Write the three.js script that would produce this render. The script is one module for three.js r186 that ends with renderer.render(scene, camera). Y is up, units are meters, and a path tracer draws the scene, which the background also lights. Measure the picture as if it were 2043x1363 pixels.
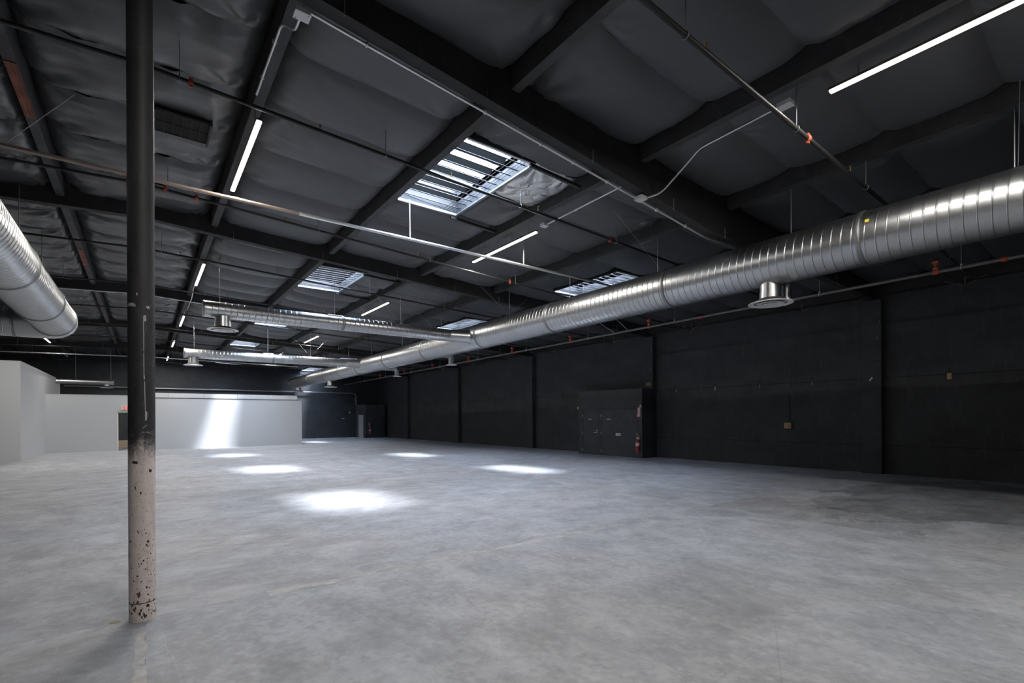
import * as THREE from 'three';
import { mergeGeometries } from 'three/addons/utils/BufferGeometryUtils.js';
import { RoundedBoxGeometry } from 'three/addons/geometries/RoundedBoxGeometry.js';
import { RectAreaLightUniformsLib } from 'three/addons/lights/RectAreaLightUniformsLib.js';
import { FontLoader } from 'three/addons/loaders/FontLoader.js';
import { TextGeometry } from 'three/addons/geometries/TextGeometry.js';

RectAreaLightUniformsLib.init();
const scene = new THREE.Scene();

// ---------- camera (hall axes: x across, y up, d along the hall = -z) ----------
const F = 981, YAW = 0.6424, ROLL = 0.0047, V0 = 833.4;
const camera = new THREE.PerspectiveCamera(2 * Math.atan(681.5 / F) * 180 / Math.PI, 2043 / 1363, 0.05, 300);
camera.setViewOffset(2043, 1363, 0, -(V0 - 681.5), 2043, 1363);
camera.position.set(0, 1.6, 0);
camera.rotation.order = 'YXZ';
camera.rotation.set(0, -YAW, -ROLL);
camera.updateMatrixWorld(true);
camera.updateProjectionMatrix();

// ---------- sky, sun, exposure ----------
scene.background = new THREE.Color().setRGB(0.78, 0.90, 1.10);
scene.backgroundIntensity = 36;
const sun = new THREE.DirectionalLight(new THREE.Color(1, 0.99, 0.98), 30);
sun.position.set(1.25 * 6, 5.75 * 6, 2.15 * 6 - 15);
sun.target.position.set(0, 0, -15);
sun.castShadow = true;
sun.shadow.radius = 22;
sun.shadow.mapSize.set(2048, 2048);
Object.assign(sun.shadow.camera, { left: -30, right: 30, top: 35, bottom: -35, near: 1, far: 120 });
scene.add(sun, sun.target);
const LED_LIGHT = 300;
const renderer = new THREE.WebGLRenderer({ antialias: true });
renderer.toneMapping = THREE.LinearToneMapping;
renderer.toneMappingExposure = 1.0;
renderer.shadowMap.enabled = true;

// ---------- random and noise ----------
function rng(seed) { let a = seed >>> 0; return () => { a = (a + 0x6D2B79F5) >>> 0; let t = a; t = Math.imul(t ^ (t >>> 15), t | 1); t ^= t + Math.imul(t ^ (t >>> 7), t | 61); return ((t ^ (t >>> 14)) >>> 0) / 4294967296; }; }
function hash2(x, y, s) { let h = Math.imul(x | 0, 374761393) + Math.imul(y | 0, 668265263) + Math.imul(s | 0, 1442695041); h = Math.imul(h ^ (h >>> 13), 1274126177); return ((h ^ (h >>> 16)) >>> 0) / 4294967296; }
// value noise, periodic with integer periods px, py when given
function vn(x, y, s, px = 0, py = 0) {
  const xi = Math.floor(x), yi = Math.floor(y); let fx = x - xi, fy = y - yi;
  fx = fx * fx * (3 - 2 * fx); fy = fy * fy * (3 - 2 * fy);
  let x0 = xi, x1 = xi + 1, y0 = yi, y1 = yi + 1;
  if (px) { x0 = ((x0 % px) + px) % px; x1 = ((x1 % px) + px) % px; }
  if (py) { y0 = ((y0 % py) + py) % py; y1 = ((y1 % py) + py) % py; }
  const a = hash2(x0, y0, s), b = hash2(x1, y0, s), c = hash2(x0, y1, s), d = hash2(x1, y1, s);
  return a + (b - a) * fx + (c - a) * fy + (a - b - c + d) * fx * fy;
}
function fbm(x, y, s, oct, px = 0, py = 0) { let v = 0, a = 0.5, n = 0; for (let i = 0; i < oct; i++) { v += a * vn(x, y, s + i * 17, px, py); n += a; a *= 0.5; x *= 2; y *= 2; px *= 2; py *= 2; } return v / n; }
// a periodic field computed on a coarse grid and read back with bilinear filtering
function field(n, fn) { const f = new Float32Array(n * n); for (let j = 0; j < n; j++) for (let i = 0; i < n; i++) f[j * n + i] = fn(i / n, j / n); return (u, v) => { const x = u * n, y = v * n, xi = x | 0, yi = y | 0, fx = x - xi, fy = y - yi, a = xi % n, b = (xi + 1) % n, c = (yi % n) * n, d = ((yi + 1) % n) * n; return (f[c + a] * (1 - fx) + f[c + b] * fx) * (1 - fy) + (f[d + a] * (1 - fx) + f[d + b] * fx) * fy; }; }
const clamp = (v, a = 0, b = 1) => Math.min(b, Math.max(a, v));
const sstep = (a, b, v) => { const t = clamp((v - a) / (b - a)); return t * t * (3 - 2 * t); };

// ---------- textures ----------
function dataTex(w, h, fn, srgb, repeat = true) {
  const d = new Uint8Array(w * h * 4), o = [0, 0, 0];
  for (let j = 0; j < h; j++) for (let i = 0; i < w; i++) { fn(i / w, j / h, o, i, j); const k = (j * w + i) * 4; d[k] = clamp(o[0]) * 255; d[k + 1] = clamp(o[1]) * 255; d[k + 2] = clamp(o[2]) * 255; d[k + 3] = 255; }
  const t = new THREE.DataTexture(d, w, h, THREE.RGBAFormat);
  t.magFilter = THREE.LinearFilter; t.minFilter = THREE.LinearMipmapLinearFilter; t.generateMipmaps = true;
  t.wrapS = t.wrapT = repeat ? THREE.RepeatWrapping : THREE.ClampToEdgeWrapping;
  if (srgb) t.colorSpace = THREE.SRGBColorSpace;
  t.needsUpdate = true; return t;
}
// ground concrete, an 8 m tile (sRGB values); scratches drawn into an array first
function concreteTex(seed, stain) {
  const N = 2048, scr = new Float32Array(N * N), r = rng(seed);
  for (let k = 0; k < 700; k++) {
    let x = r() * N, y = r() * N, a = (r() < 0.6 ? 0.3 : r() * 6.28) + (r() - 0.5) * 0.5; const L = 40 + r() * 380, w = (r() < 0.62 ? -1 : 1) * (0.03 + 0.08 * r()), bend = (r() - 0.5) * 0.004;
    for (let t = 0; t < L; t++) { x += Math.cos(a); y += Math.sin(a); a += bend; scr[(((y | 0) % N + N) % N) * N + (((x | 0) % N + N) % N)] += w * (0.4 + 0.6 * Math.sin(t / L * 3.14)); }
  }
  for (let k = 0; k < 900; k++) { const x = (r() * N) | 0, y = (r() * N) | 0, w = (r() - 0.62) * 0.22, q = 1 + (r() * 3 | 0); for (let j = 0; j < q; j++) for (let i = 0; i < q; i++) scr[((y + j) % N) * N + (x + i) % N] += w; }
  const Big = field(256, (u, v) => fbm(u * 5, v * 5, seed, 4, 5, 5)), Mid = field(512, (u, v) => fbm(u * 22 + Big(u, v) * 2, v * 26, seed + 91, 4, 22, 26)), Streak = field(512, (u, v) => fbm(u * 30, v * 80, seed + 37, 3, 30, 80)), Dark = field(512, (u, v) => fbm(u * 9 + Big(u, v) * 3, v * 12, seed + 211, 5, 9, 12)), Warm = field(128, (u, v) => fbm(u * 4, v * 4, seed + 400, 3, 4, 4));
  return dataTex(N, N, (u, v, o, i, j) => {
    const mid = Mid(u, v), det = 0.6 * vn(u * 160, v * 170, seed + 9, 160, 170) + 0.4 * vn(u * 340, v * 360, seed + 10, 340, 360), spk = hash2(i, j, seed);
    let g = 0.83 + (Big(u, v) - 0.5) * 0.09 + (mid - 0.5) * 0.14 + (Streak(u, v) - 0.5) * 0.09 + (det - 0.5) * 0.11 + (spk - 0.5) * 0.06 + scr[j * N + i];
    g += sstep(0.56, 0.60, mid * 0.75 + det * 0.25) * 0.02 - sstep(0.555, 0.60, Dark(u, v) * 0.86 + det * 0.14) * 0.03 - sstep(0.42, 0.38, mid * 0.8 + det * 0.2) * 0.016;
    if (stain) g -= stain(u, v, det);
    const warm = (Warm(u, v) - 0.5) * 0.05;
    o[0] = g * (1 + warm); o[1] = g; o[2] = g * (1.005 - warm);
  }, true, !stain);
}
const T = {};
T.concreteA = concreteTex(11); T.concreteB = concreteTex(77);
// slab by the right wall with an old dark spill, sharp ragged outline
T.concreteStain = concreteTex(133, (() => { const rag = field(256, (u, v) => fbm(u * 7, v * 7, 88, 5, 7, 7)), inner = field(256, (u, v) => fbm(u * 12, v * 16, 61, 4, 12, 16)); return (u, v, det) => { const q = Math.hypot((u - 0.52) / 0.46, (v - 0.66) / 0.30) + (rag(u, v) - 0.5) * 1.0 + (det - 0.5) * 0.12; const q2 = Math.hypot((u - 0.06) / 0.20, (v - 0.80) / 0.34) + (rag(v, u) - 0.5) * 1.6 + (det - 0.5) * 0.2; return (1 - sstep(0.72, 0.80, q2)) * 0.07 + (1 - sstep(0.80, 0.87, q)) * (0.10 + 0.10 * sstep(0.45, 0.6, inner(u, v))) + (q > 0.76 && q < 0.84 ? 0.03 : 0); }; })());
T.wall = dataTex(512, 512, (u, v, o) => { const a = fbm(u * 6, v * 6, 31, 5, 6, 6), b = fbm(u * 90, v * 90, 63, 3, 90, 90), g = 0.86 + (a - 0.5) * 0.3 + (b - 0.5) * 0.16; const scuff = fbm(u * 40, v * 8, 99, 3, 40, 8) > 0.73 ? 0.10 : 0; o[0] = g + scuff; o[1] = g + scuff; o[2] = g + scuff; }, true);
T.blanketBump = dataTex(512, 512, (u, v, o) => { const w = fbm(u * 7, v * 7, 3, 4, 7, 7), f = fbm(u * 150, v * 150, 15, 2, 150, 150); o[0] = o[1] = o[2] = 0.2 + 0.5 * w + 0.06 * f; }, false);
T.zinc = dataTex(512, 512, (u, v, o) => { const a = fbm(u * 24, v * 24, 41, 3, 24, 24), b = hash2((u * 70 + 3 * vn(u * 90, v * 90, 4, 90, 90)) | 0, (v * 70 + 3 * vn(u * 90, v * 90, 9, 90, 90)) | 0, 8), g = 0.93 + (a - 0.5) * 0.05 + (b - 0.5) * 0.025; o[0] = g; o[1] = g; o[2] = g; }, true);
T.zincRough = dataTex(512, 512, (u, v, o) => { const a = fbm(u * 20, v * 20, 141, 4, 20, 20), s = fbm(u * 6, v * 120, 77, 3, 6, 120); o[0] = o[2] = 0; o[1] = 0.8 + (a - 0.5) * 0.16 + (s - 0.5) * 0.12; }, false);
T.foilBump = dataTex(512, 512, (u, v, o) => { const a = fbm(u * 9, v * 9, 21, 2, 9, 9), b = fbm(u * 5 + a, v * 5 - a, 23, 2, 5, 5); o[0] = o[1] = o[2] = Math.abs(2 * b - 1) * 0.8 + a * 0.2; }, false);
T.wood = dataTex(256, 512, (u, v, o) => { const g = fbm(u * 30, v * 3, 61, 4, 30, 3), k = fbm(u * 4, v * 2, 66, 3, 4, 2); const m = 0.75 + (g - 0.5) * 0.5 + (k - 0.5) * 0.2; o[0] = 0.62 * m; o[1] = 0.38 * m; o[2] = 0.30 * m; }, true);
// the column's paint: chipped off-white below, black above, a ragged grainy edge between; covers 0..2.8 m of height
T.column = (() => {
  const W = 1024, H = 2048, HT = 2.8, mark = new Float32Array(W * H), col = new Uint8Array(W * H), r = rng(5);
  const blob = (cx, cy, rx, ry, c, rag = 0.5) => { const s = (r() * 1000) | 0; for (let j = Math.max(0, (cy - ry * 1.6) | 0); j < Math.min(H, cy + ry * 1.6); j++) for (let i = (cx - rx * 1.6) | 0; i < cx + rx * 1.6; i++) { const q = Math.hypot((i - cx) / rx, (j - cy) / ry) + (fbm(i / 9, j / 9, s, 3) - 0.5) * 2 * rag; if (q < 1) { const k = j * W + ((i % W) + W) % W; mark[k] = 1; col[k] = c; } } };
  const line = (x, y, L, a, c, w, bend = 0) => { for (let t = 0; t < L; t++) { x += Math.cos(a); y += Math.sin(a); a += bend; const jit = 0.3 + fbm(t / 15, 3, c * 7 + (L | 0), 2); if (jit < 0.45) continue; for (let q = 0; q < w; q++) { const yy = y | 0, k = yy * W + (((x + q | 0) % W) + W) % W; if (yy > 0 && yy < H) { mark[k] = 1; col[k] = c; } } } };
  const Y = (m) => m / HT * H;
  // chips: 1 dark, 2 rust, 3 light scratch, 4 red
  for (let k = 0; k < 900; k++) { const y = r() * (0.3 + 0.7 * r()) * Y(1.34), s = 1.2 + r() * r() * r() * 9; blob(r() * W, y + Y(0.02), s * (0.7 + r()), s * (0.5 + r() * 0.8), r() < 0.72 ? 1 : 2); }
  for (let k = 0; k < 70; k++) blob(r() * W, Y(0.03 + r() * 0.14), 5 + r() * 12, 4 + r() * 6, r() < 0.5 ? 1 : 2, 0.7);
  for (let k = 0; k < 420; k++) line(r() * W, r() * Y(1.3), 10 + r() * 60, r() * 6.28, r() < 0.7 ? 2 : 1, 1, (r() - 0.5) * 0.05);
  for (let k = 0; k < 34; k++) line(r() * W, Y(1.34 + r() * 0.16), 40 + r() * 130, (r() - 0.5) * 0.25, 3, 2);
  for (let k = 0; k < 60; k++) line(r() * W, Y(1.4 + r() * 1.4), 6 + r() * 40, r() * 6.28, 3, 1);
  for (let q = 0; q < 5; q++) line(0, Y(0.145) + q, W, 0.0, 1, 2);
  blob(W * 0.57, Y(0.63), 13, 8, 1, 0.6); blob(W * 0.55, Y(0.605), 12, 6, 1, 0.6); blob(W * 0.42, Y(1.26), 34, 9, 1, 0.9); blob(W * 0.60, Y(1.19), 22, 8, 1, 0.8); blob(W * 0.485, Y(1.02), 10, 7, 4); blob(W * 0.42, Y(1.06), 7, 12, 1); blob(W * 0.46, Y(0.22), 22, 16, 2, 0.9);
  for (let q = 0; q < 7; q++) { line(W * 0.523 + q, Y(2.42), Y(0.50), -1.566, 3, 3); } for (let q = 0; q < 5; q++) line(W * 0.53 + q, Y(1.95), Y(0.36), -1.53, 3, 4);
  line(W * 0.565, Y(1.56), 60, 3.5, 3, 9); blob(W * 0.545, Y(2.40), 12, 22, 3, 0.5); blob(W * 0.556, Y(1.63), 9, 22, 3, 0.5); blob(W * 0.36, Y(2.50), 70, 9, 3, 1.1); blob(W * 0.58, Y(2.49), 22, 7, 3, 1.0); blob(W * 0.45, Y(2.585), 10, 9, 3, 0.5);
  return dataTex(W, H, (u, v, o, i, j) => {
    const y = v * HT, n = fbm(u * 14, y * 5, 12, 5, 14), sp = hash2(i, j, 4), sm = fbm(u * 60, y * 40, 77, 3, 60);
    const edge = 1.36 + (n - 0.5) * 0.16, grain = clamp(0.5 + (y - edge) / 0.16 + (sp - 0.5) * 0.5 + (sm - 0.5) * 0.7);
    const white = 0.86 + (n - 0.5) * 0.10 + (sm - 0.5) * 0.05, blk = 0.20 + (n - 0.5) * 0.08 + (sm - 0.5) * 0.05;
    let R = white * 1.015, G = white * 0.965, B = white * 0.95; R += (blk - R) * grain; G += (blk - G) * grain; B += (blk * 1.08 - B) * grain;
    const k = j * W + i;
    if (mark[k]) { const c = [null, [0.20, 0.17, 0.16], [0.40, 0.25, 0.17], [0.72, 0.72, 0.72], [0.45, 0.12, 0.10]][col[k]]; R = c[0]; G = c[1]; B = c[2]; }
    o[0] = R; o[1] = G; o[2] = B;
  }, true);
})();


// ---------- materials ----------
const lin = (r, g, b) => new THREE.Color().setRGB(r, g, b);
const rep = (t, m) => { const c = t.clone(); c.repeat.set(1 / m, 1 / m); c.needsUpdate = true; return c; };
const std = (o) => new THREE.MeshStandardMaterial(o);
const M = {
  floorA: std({ color: lin(0.470, 0.493, 0.530), map: rep(T.concreteA, 8), roughness: 0.62 }),
  floorStain: std({ color: lin(0.470, 0.493, 0.530), map: T.concreteStain, roughness: 0.62 }),
  floorB: std({ color: lin(0.470, 0.493, 0.530), map: rep(T.concreteB, 8), roughness: 0.62 }),
  sealant: std({ color: lin(0.58, 0.58, 0.58), map: rep(T.concreteA, 3), roughness: 0.8 }),
  wallBlack: std({ color: lin(0.056, 0.064, 0.075), map: rep(T.wall, 3), roughness: 0.75 }),
  wallBlackWarm: std({ color: lin(0.055, 0.060, 0.066), map: rep(T.wall, 3), roughness: 0.75 }),
  joint: std({ color: lin(0.012, 0.012, 0.013), roughness: 0.9 }),
  doorBlack: std({ color: lin(0.060, 0.064, 0.070), map: rep(T.wall, 2), roughness: 0.6 }),
  beam: std({ color: lin(0.036, 0.036, 0.039), map: rep(T.wall, 1.5), roughness: 0.75 }),
  purlin: std({ color: lin(0.074, 0.075, 0.080), map: rep(T.wall, 1.5), roughness: 0.7 }),
  blanket: std({ color: lin(0.080, 0.083, 0.091), bumpMap: rep(T.blanketBump, 2.6), bumpScale: 0.012, roughness: 0.48 }),
  blanketGloss: std({ color: lin(0.062, 0.064, 0.069), bumpMap: rep(T.blanketBump, 1.9), bumpScale: 0.012, roughness: 0.30 }),
  deck: std({ color: lin(0.03, 0.03, 0.03), roughness: 0.9 }),
  zinc: std({ color: lin(0.62, 0.64, 0.66), map: rep(T.zinc, 0.6), roughnessMap: rep(T.zincRough, 1.3), roughness: 0.42, metalness: 1 }),
  zincDark: std({ color: lin(0.30, 0.31, 0.32), roughness: 0.5, metalness: 1 }),
  conduit: std({ color: lin(0.82, 0.83, 0.85), roughness: 0.35, metalness: 0.85 }),
  rod: std({ color: lin(0.42, 0.43, 0.45), roughness: 0.45, metalness: 0.9 }),
  pipeBlack: new THREE.MeshPhysicalMaterial({ color: lin(0.028, 0.028, 0.030), roughness: 0.42, specularIntensity: 0.6 }),
  pipeBrown: std({ color: lin(0.30, 0.24, 0.21), roughness: 0.35, metalness: 0.7 }),
  pipeGrey: std({ color: lin(0.17, 0.17, 0.18), roughness: 0.4, metalness: 0.4 }),
  red: std({ color: lin(0.46, 0.085, 0.04), roughness: 0.5 }),
  brass: std({ color: lin(0.42, 0.30, 0.14), roughness: 0.4, metalness: 0.8 }),
  diffuser: std({ color: lin(0.72, 0.73, 0.74), roughness: 0.5 }),
  diffuserShade: std({ color: lin(0.05, 0.05, 0.052), roughness: 0.7 }),  // near-black: shade of the diffuser recess put into the colour
  white: std({ color: lin(0.51, 0.533, 0.562), roughness: 0.85 }),
  whiteCap: std({ color: lin(0.5, 0.5, 0.5), roughness: 0.8 }),
  boxGrey: std({ color: lin(0.74, 0.75, 0.77), roughness: 0.5 }),
  ledBody: std({ color: lin(0.12, 0.12, 0.12), roughness: 0.5 }),
  ledOff: std({ color: lin(0.55, 0.55, 0.54), roughness: 0.5 }),
  column: std({ map: T.column, roughness: 0.6 }),
  columnUpper: std({ color: lin(0.038, 0.041, 0.046), map: rep(T.wall, 1), roughness: 0.6 }),
  wood: std({ map: rep(T.wood, 0.5), roughness: 0.8 }),
  foil: std({ color: lin(0.80, 0.82, 0.84), bumpMap: rep(T.foilBump, 1.4), bumpScale: 0.05, roughness: 0.3, metalness: 0.85 }),
  well: std({ color: lin(0.026, 0.030, 0.034), roughness: 0.6 }),
  louver: std({ color: lin(0.022, 0.026, 0.027), roughness: 0.5 }),
  bar: std({ color: lin(0.025, 0.025, 0.027), roughness: 0.6 }),
  lens: new THREE.MeshPhysicalMaterial({ color: lin(0.95, 0.97, 1), transmission: 1, thickness: 0, roughness: 0.3, ior: 1.45 }),
  extRed: std({ color: lin(0.42, 0.02, 0.03), roughness: 0.3 }),
  extGreen: std({ color: lin(0.10, 0.42, 0.16), roughness: 0.5 }),
  offWhite: std({ color: lin(0.66, 0.65, 0.60), roughness: 0.6 }),
  pinkSign: std({ color: lin(0.62, 0.26, 0.34), roughness: 0.5 }),
  tan: std({ color: lin(0.46, 0.31, 0.17), roughness: 0.7 }),
  tag: std({ color: lin(0.24, 0.235, 0.23), roughness: 0.7 }),
  chrome: std({ color: lin(0.72, 0.71, 0.60), roughness: 0.35, metalness: 0.4 }),
  yellow: std({ color: lin(0.80, 0.66, 0.05), roughness: 0.7 }),
  olive: std({ color: lin(0.22, 0.21, 0.12), roughness: 0.7 }),
  plaque: std({ color: lin(0.42, 0.42, 0.43), roughness: 0.5 }),
  holeShade: std({ color: lin(0.008, 0.008, 0.008), roughness: 0.9 }),
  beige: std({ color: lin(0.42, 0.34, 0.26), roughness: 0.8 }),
};
const led = std({ color: 0xffffff, emissive: new THREE.Color(1, 0.90, 0.76), emissiveIntensity: 3.2, roughness: 0.6 });
const exitGlow = std({ color: lin(0.5, 0.02, 0.02), emissive: new THREE.Color(1, 0.06, 0.05), emissiveIntensity: 0.9 });

// ---------- object helpers ----------
const taken = new Map(), origin = new WeakMap();
function numbered(n) { const k = taken.get(n) ?? 0; taken.set(n, k + 1); return k ? `${n}_${String(k).padStart(3, '0')}` : n; }
function shade(o) { o.traverse((c) => { if (c.isMesh) { c.castShadow = true; c.receiveShadow = true; } }); return o; }
// group at a thing's base; shapes of its parts are given in hall coordinates and moved to the base
function thing(name, label, category, [x, y, d] = [0, 0, 0], group, kind) {
  const o = new THREE.Group(); o.name = numbered(name); o.position.set(x, y, -d); scene.add(o); origin.set(o, new THREE.Vector3(x, y, -d));
  o.userData = { label }; if (category) o.userData.category = category; if (group) o.userData.group = group; if (kind) o.userData.kind = kind;
  return o;
}
const struct = (name, label, at) => thing(name, label, null, at, null, 'structure');
function obj(name, geos, mat, parent, uvBox = true) {
  let g = Array.isArray(geos) ? (geos.length > 1 ? mergeGeometries(geos.map(plain)) : plain(geos[0])) : plain(geos);
  if (uvBox) boxUV(g);
  const p = origin.get(parent); g.translate(-p.x, -p.y, -p.z);
  const m = new THREE.Mesh(g, mat); m.name = name; m.castShadow = m.receiveShadow = true; parent.add(m); origin.set(m, p); return m;
}
function sub(name, geos, mat, part, uvBox = true) { return obj(name, geos, mat, part, uvBox); }   // sub-part: parts sit at their thing's base
function plain(g) { let q = g.index ? g.toNonIndexed() : g; for (const k of Object.keys(q.attributes)) if (!['position', 'normal', 'uv', 'color'].includes(k)) q.deleteAttribute(k); if (!q.attributes.uv) q.setAttribute('uv', new THREE.BufferAttribute(new Float32Array(q.attributes.position.count * 2), 2)); return q; }
function boxUV(g) {
  const p = g.attributes.position, uv = new Float32Array(p.count * 2), a = new THREE.Vector3(), b = new THREE.Vector3(), c = new THREE.Vector3();
  for (let i = 0; i < p.count; i += 3) {
    a.fromBufferAttribute(p, i); b.fromBufferAttribute(p, i + 1); c.fromBufferAttribute(p, i + 2);
    const n = b.clone().sub(a).cross(c.clone().sub(a)), ax = Math.abs(n.x), ay = Math.abs(n.y), az = Math.abs(n.z);
    [a, b, c].forEach((q, k) => { const j = (i + k) * 2; if (ay >= ax && ay >= az) { uv[j] = q.x; uv[j + 1] = q.z; } else if (ax >= az) { uv[j] = q.z; uv[j + 1] = q.y; } else { uv[j] = q.x; uv[j + 1] = q.y; } });
  }
  g.setAttribute('uv', new THREE.BufferAttribute(uv, 2));
}
const box = (x0, x1, y0, y1, d0, d1) => new THREE.BoxGeometry(x1 - x0, y1 - y0, d1 - d0).translate((x0 + x1) / 2, (y0 + y1) / 2, -(d0 + d1) / 2);
const rbox = (x0, x1, y0, y1, d0, d1, r = 0.01) => new RoundedBoxGeometry(x1 - x0, y1 - y0, d1 - d0, 2, r).translate((x0 + x1) / 2, (y0 + y1) / 2, -(d0 + d1) / 2);
const V = (x, y, d) => new THREE.Vector3(x, y, -d);
function rodGeo(a, b, r, seg = 8) { const L = a.distanceTo(b), g = new THREE.CylinderGeometry(r, r, L, seg); g.applyQuaternion(new THREE.Quaternion().setFromUnitVectors(new THREE.Vector3(0, 1, 0), b.clone().sub(a).normalize())); return g.translate((a.x + b.x) / 2, (a.y + b.y) / 2, (a.z + b.z) / 2); }
// round tube through corner points, corners rounded with radius cr
function pipeGeo(pts, r, seg = 10, cr = 0.12) {
  const path = new THREE.CurvePath(); let prev = pts[0];
  for (let i = 1; i < pts.length; i++) {
    if (i === pts.length - 1) { path.add(new THREE.LineCurve3(prev, pts[i])); break; }
    const q = Math.min(cr, prev.distanceTo(pts[i]) * 0.49, pts[i].distanceTo(pts[i + 1]) * 0.49), a = pts[i].clone().add(prev.clone().sub(pts[i]).setLength(q)), b = pts[i].clone().add(pts[i + 1].clone().sub(pts[i]).setLength(q));
    path.add(new THREE.LineCurve3(prev, a)); path.add(new THREE.QuadraticBezierCurve3(a, pts[i], b)); prev = b;
  }
  const gs = path.curves.map((c) => new THREE.TubeGeometry(c, c.isLineCurve3 ? 1 : 6, r, seg, false));
  return mergeGeometries(gs.map(plain));
}
// a slab whose under- and upper side follow yf(x) (+t), between d0 and d1
function slab(x0, x1, d0, d1, yf, t) {
  const g = new THREE.BoxGeometry(x1 - x0, 1, d1 - d0).translate((x0 + x1) / 2, 0.5, -(d0 + d1) / 2), p = g.attributes.position;
  for (let i = 0; i < p.count; i++) p.setY(i, yf(p.getX(i)) + (p.getY(i) > 0.5 ? t : 0));
  g.computeVertexNormals(); return g;
}
const lathe = (pts, seg = 40) => new THREE.LatheGeometry(pts.map(([r, y]) => new THREE.Vector2(r, y)), seg);

// ---------- the hall ----------
const WX = 16.38, PX = 16.14, G0 = 4.96, BAY = 7.55, DEND = 41.5, DREAR = -10.2;
const G = [-2.59, 4.96, 12.51, 20.06, 27.61, 35.16, DEND];
const SL = 0.048, yPur = (x) => 5.85 - SL * Math.abs(x), yDeck = (x) => 6.24 - SL * Math.abs(x), yGir = (x) => 5.70 - 0.057 * Math.abs(x);
const PUR = [1.24, 3.72, 6.20, 8.68, 11.16, 13.64];
const PW = 0.06;

// floor: concrete slabs between the joints
{
  const fl = struct('floor', 'ground grey concrete slab floor with pale sealed joints');
  const xs = [-16.4, -8.1, 0, 8.1, 16.5], ds = [DREAR, G[0], G[1], G[2], G[3], G[4], G[5], DEND];
  let n = 0;
  for (let i = 0; i < xs.length - 1; i++) for (let j = 0; j < ds.length - 1; j++) {
    const x0 = xs[i] + 0.0008, x1 = xs[i + 1] - 0.0008, d0 = ds[j] + 0.0008, d1 = ds[j + 1] - 0.0008;
    const g = new THREE.PlaneGeometry(x1 - x0, d1 - d0, 4, 4).rotateX(-Math.PI / 2).translate((x0 + x1) / 2, 0, -(d0 + d1) / 2);
    const p = g.attributes.position, uv = g.attributes.uv, turn = n % 4, ox = hash2(n, 1, 3) * 8, oy = hash2(n, 2, 3) * 8, stained = i === 3 && j === 1;
    for (let k = 0; k < p.count; k++) {
      const x = p.getX(k), d = -p.getZ(k), a = x + ox, b = d + oy, q = stained ? [(x - x0) / (x1 - x0), (d - d0) / (d1 - d0)] : [[a, b], [b, -a], [-a, -b], [-b, a]][turn];
      uv.setXY(k, q[0], q[1]);
    }
    const s = obj('concrete_slab', g, stained ? M.floorStain : n % 2 ? M.floorB : M.floorA, fl, false); s.receiveShadow = true; n++;
  }
  obj('subbase', box(-16.5, 16.6, -0.3, -0.02, DREAR, DEND + 0.2), M.joint, fl);
  // pale sealant smeared along the joints
  const strip = (pts, w, seed) => { const v = [], idx = []; pts.forEach(([x, d], i) => { const nx = pts[Math.min(i + 1, pts.length - 1)], pv = pts[Math.max(i - 1, 0)], L = Math.hypot(nx[0] - pv[0], nx[1] - pv[1]), tx = (nx[0] - pv[0]) / L, td = (nx[1] - pv[1]) / L, w1 = w * (0.4 + 1.1 * fbm(i * 0.3, 1, seed, 3)), w2 = w * (0.4 + 1.1 * fbm(i * 0.3, 9, seed, 3)); v.push(x - td * w1, 0.0015, -(d + tx * w1), x + td * w2, 0.0015, -(d - tx * w2)); if (i) { const k = i * 2; idx.push(k - 2, k - 1, k, k, k - 1, k + 1); } }); const g = new THREE.BufferGeometry(); g.setAttribute('position', new THREE.Float32BufferAttribute(v, 3)); g.setIndex(idx); g.computeVertexNormals(); const nrm = g.attributes.normal; if (nrm.getY(0) < 0) { g.setIndex(idx.reverse()); g.computeVertexNormals(); } return g; };
  const run = (a, b, f) => Array.from({ length: 60 }, (_, i) => f(a + (b - a) * i / 59));
  obj('joint_sealant', strip(run(0.9, 5.6, (t) => [t, G0 - 0.03 + 0.04 * (fbm(t, 2, 3, 3) - 0.5)]), 0.06, 4), M.sealant, fl);
  obj('joint_sealant', strip(run(2.2, 4.72, (t) => [-0.03 + 0.02 * (fbm(t, 2, 3, 3) - 0.5), t]), 0.035, 6), M.sealant, fl);
  obj('joint_sealant', strip(run(5.3, 12.4, (t) => [-0.02, t]), 0.014, 7), M.sealant, fl);
  obj('joint_sealant', strip(run(8.2, 16, (t) => [t, G[2] - 0.02]), 0.03, 8), M.sealant, fl);
  obj('joint_sealant', strip(run(-0.2, 8, (t) => [t, G[2] - 0.02]), 0.03, 9), M.sealant, fl);
}

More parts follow.
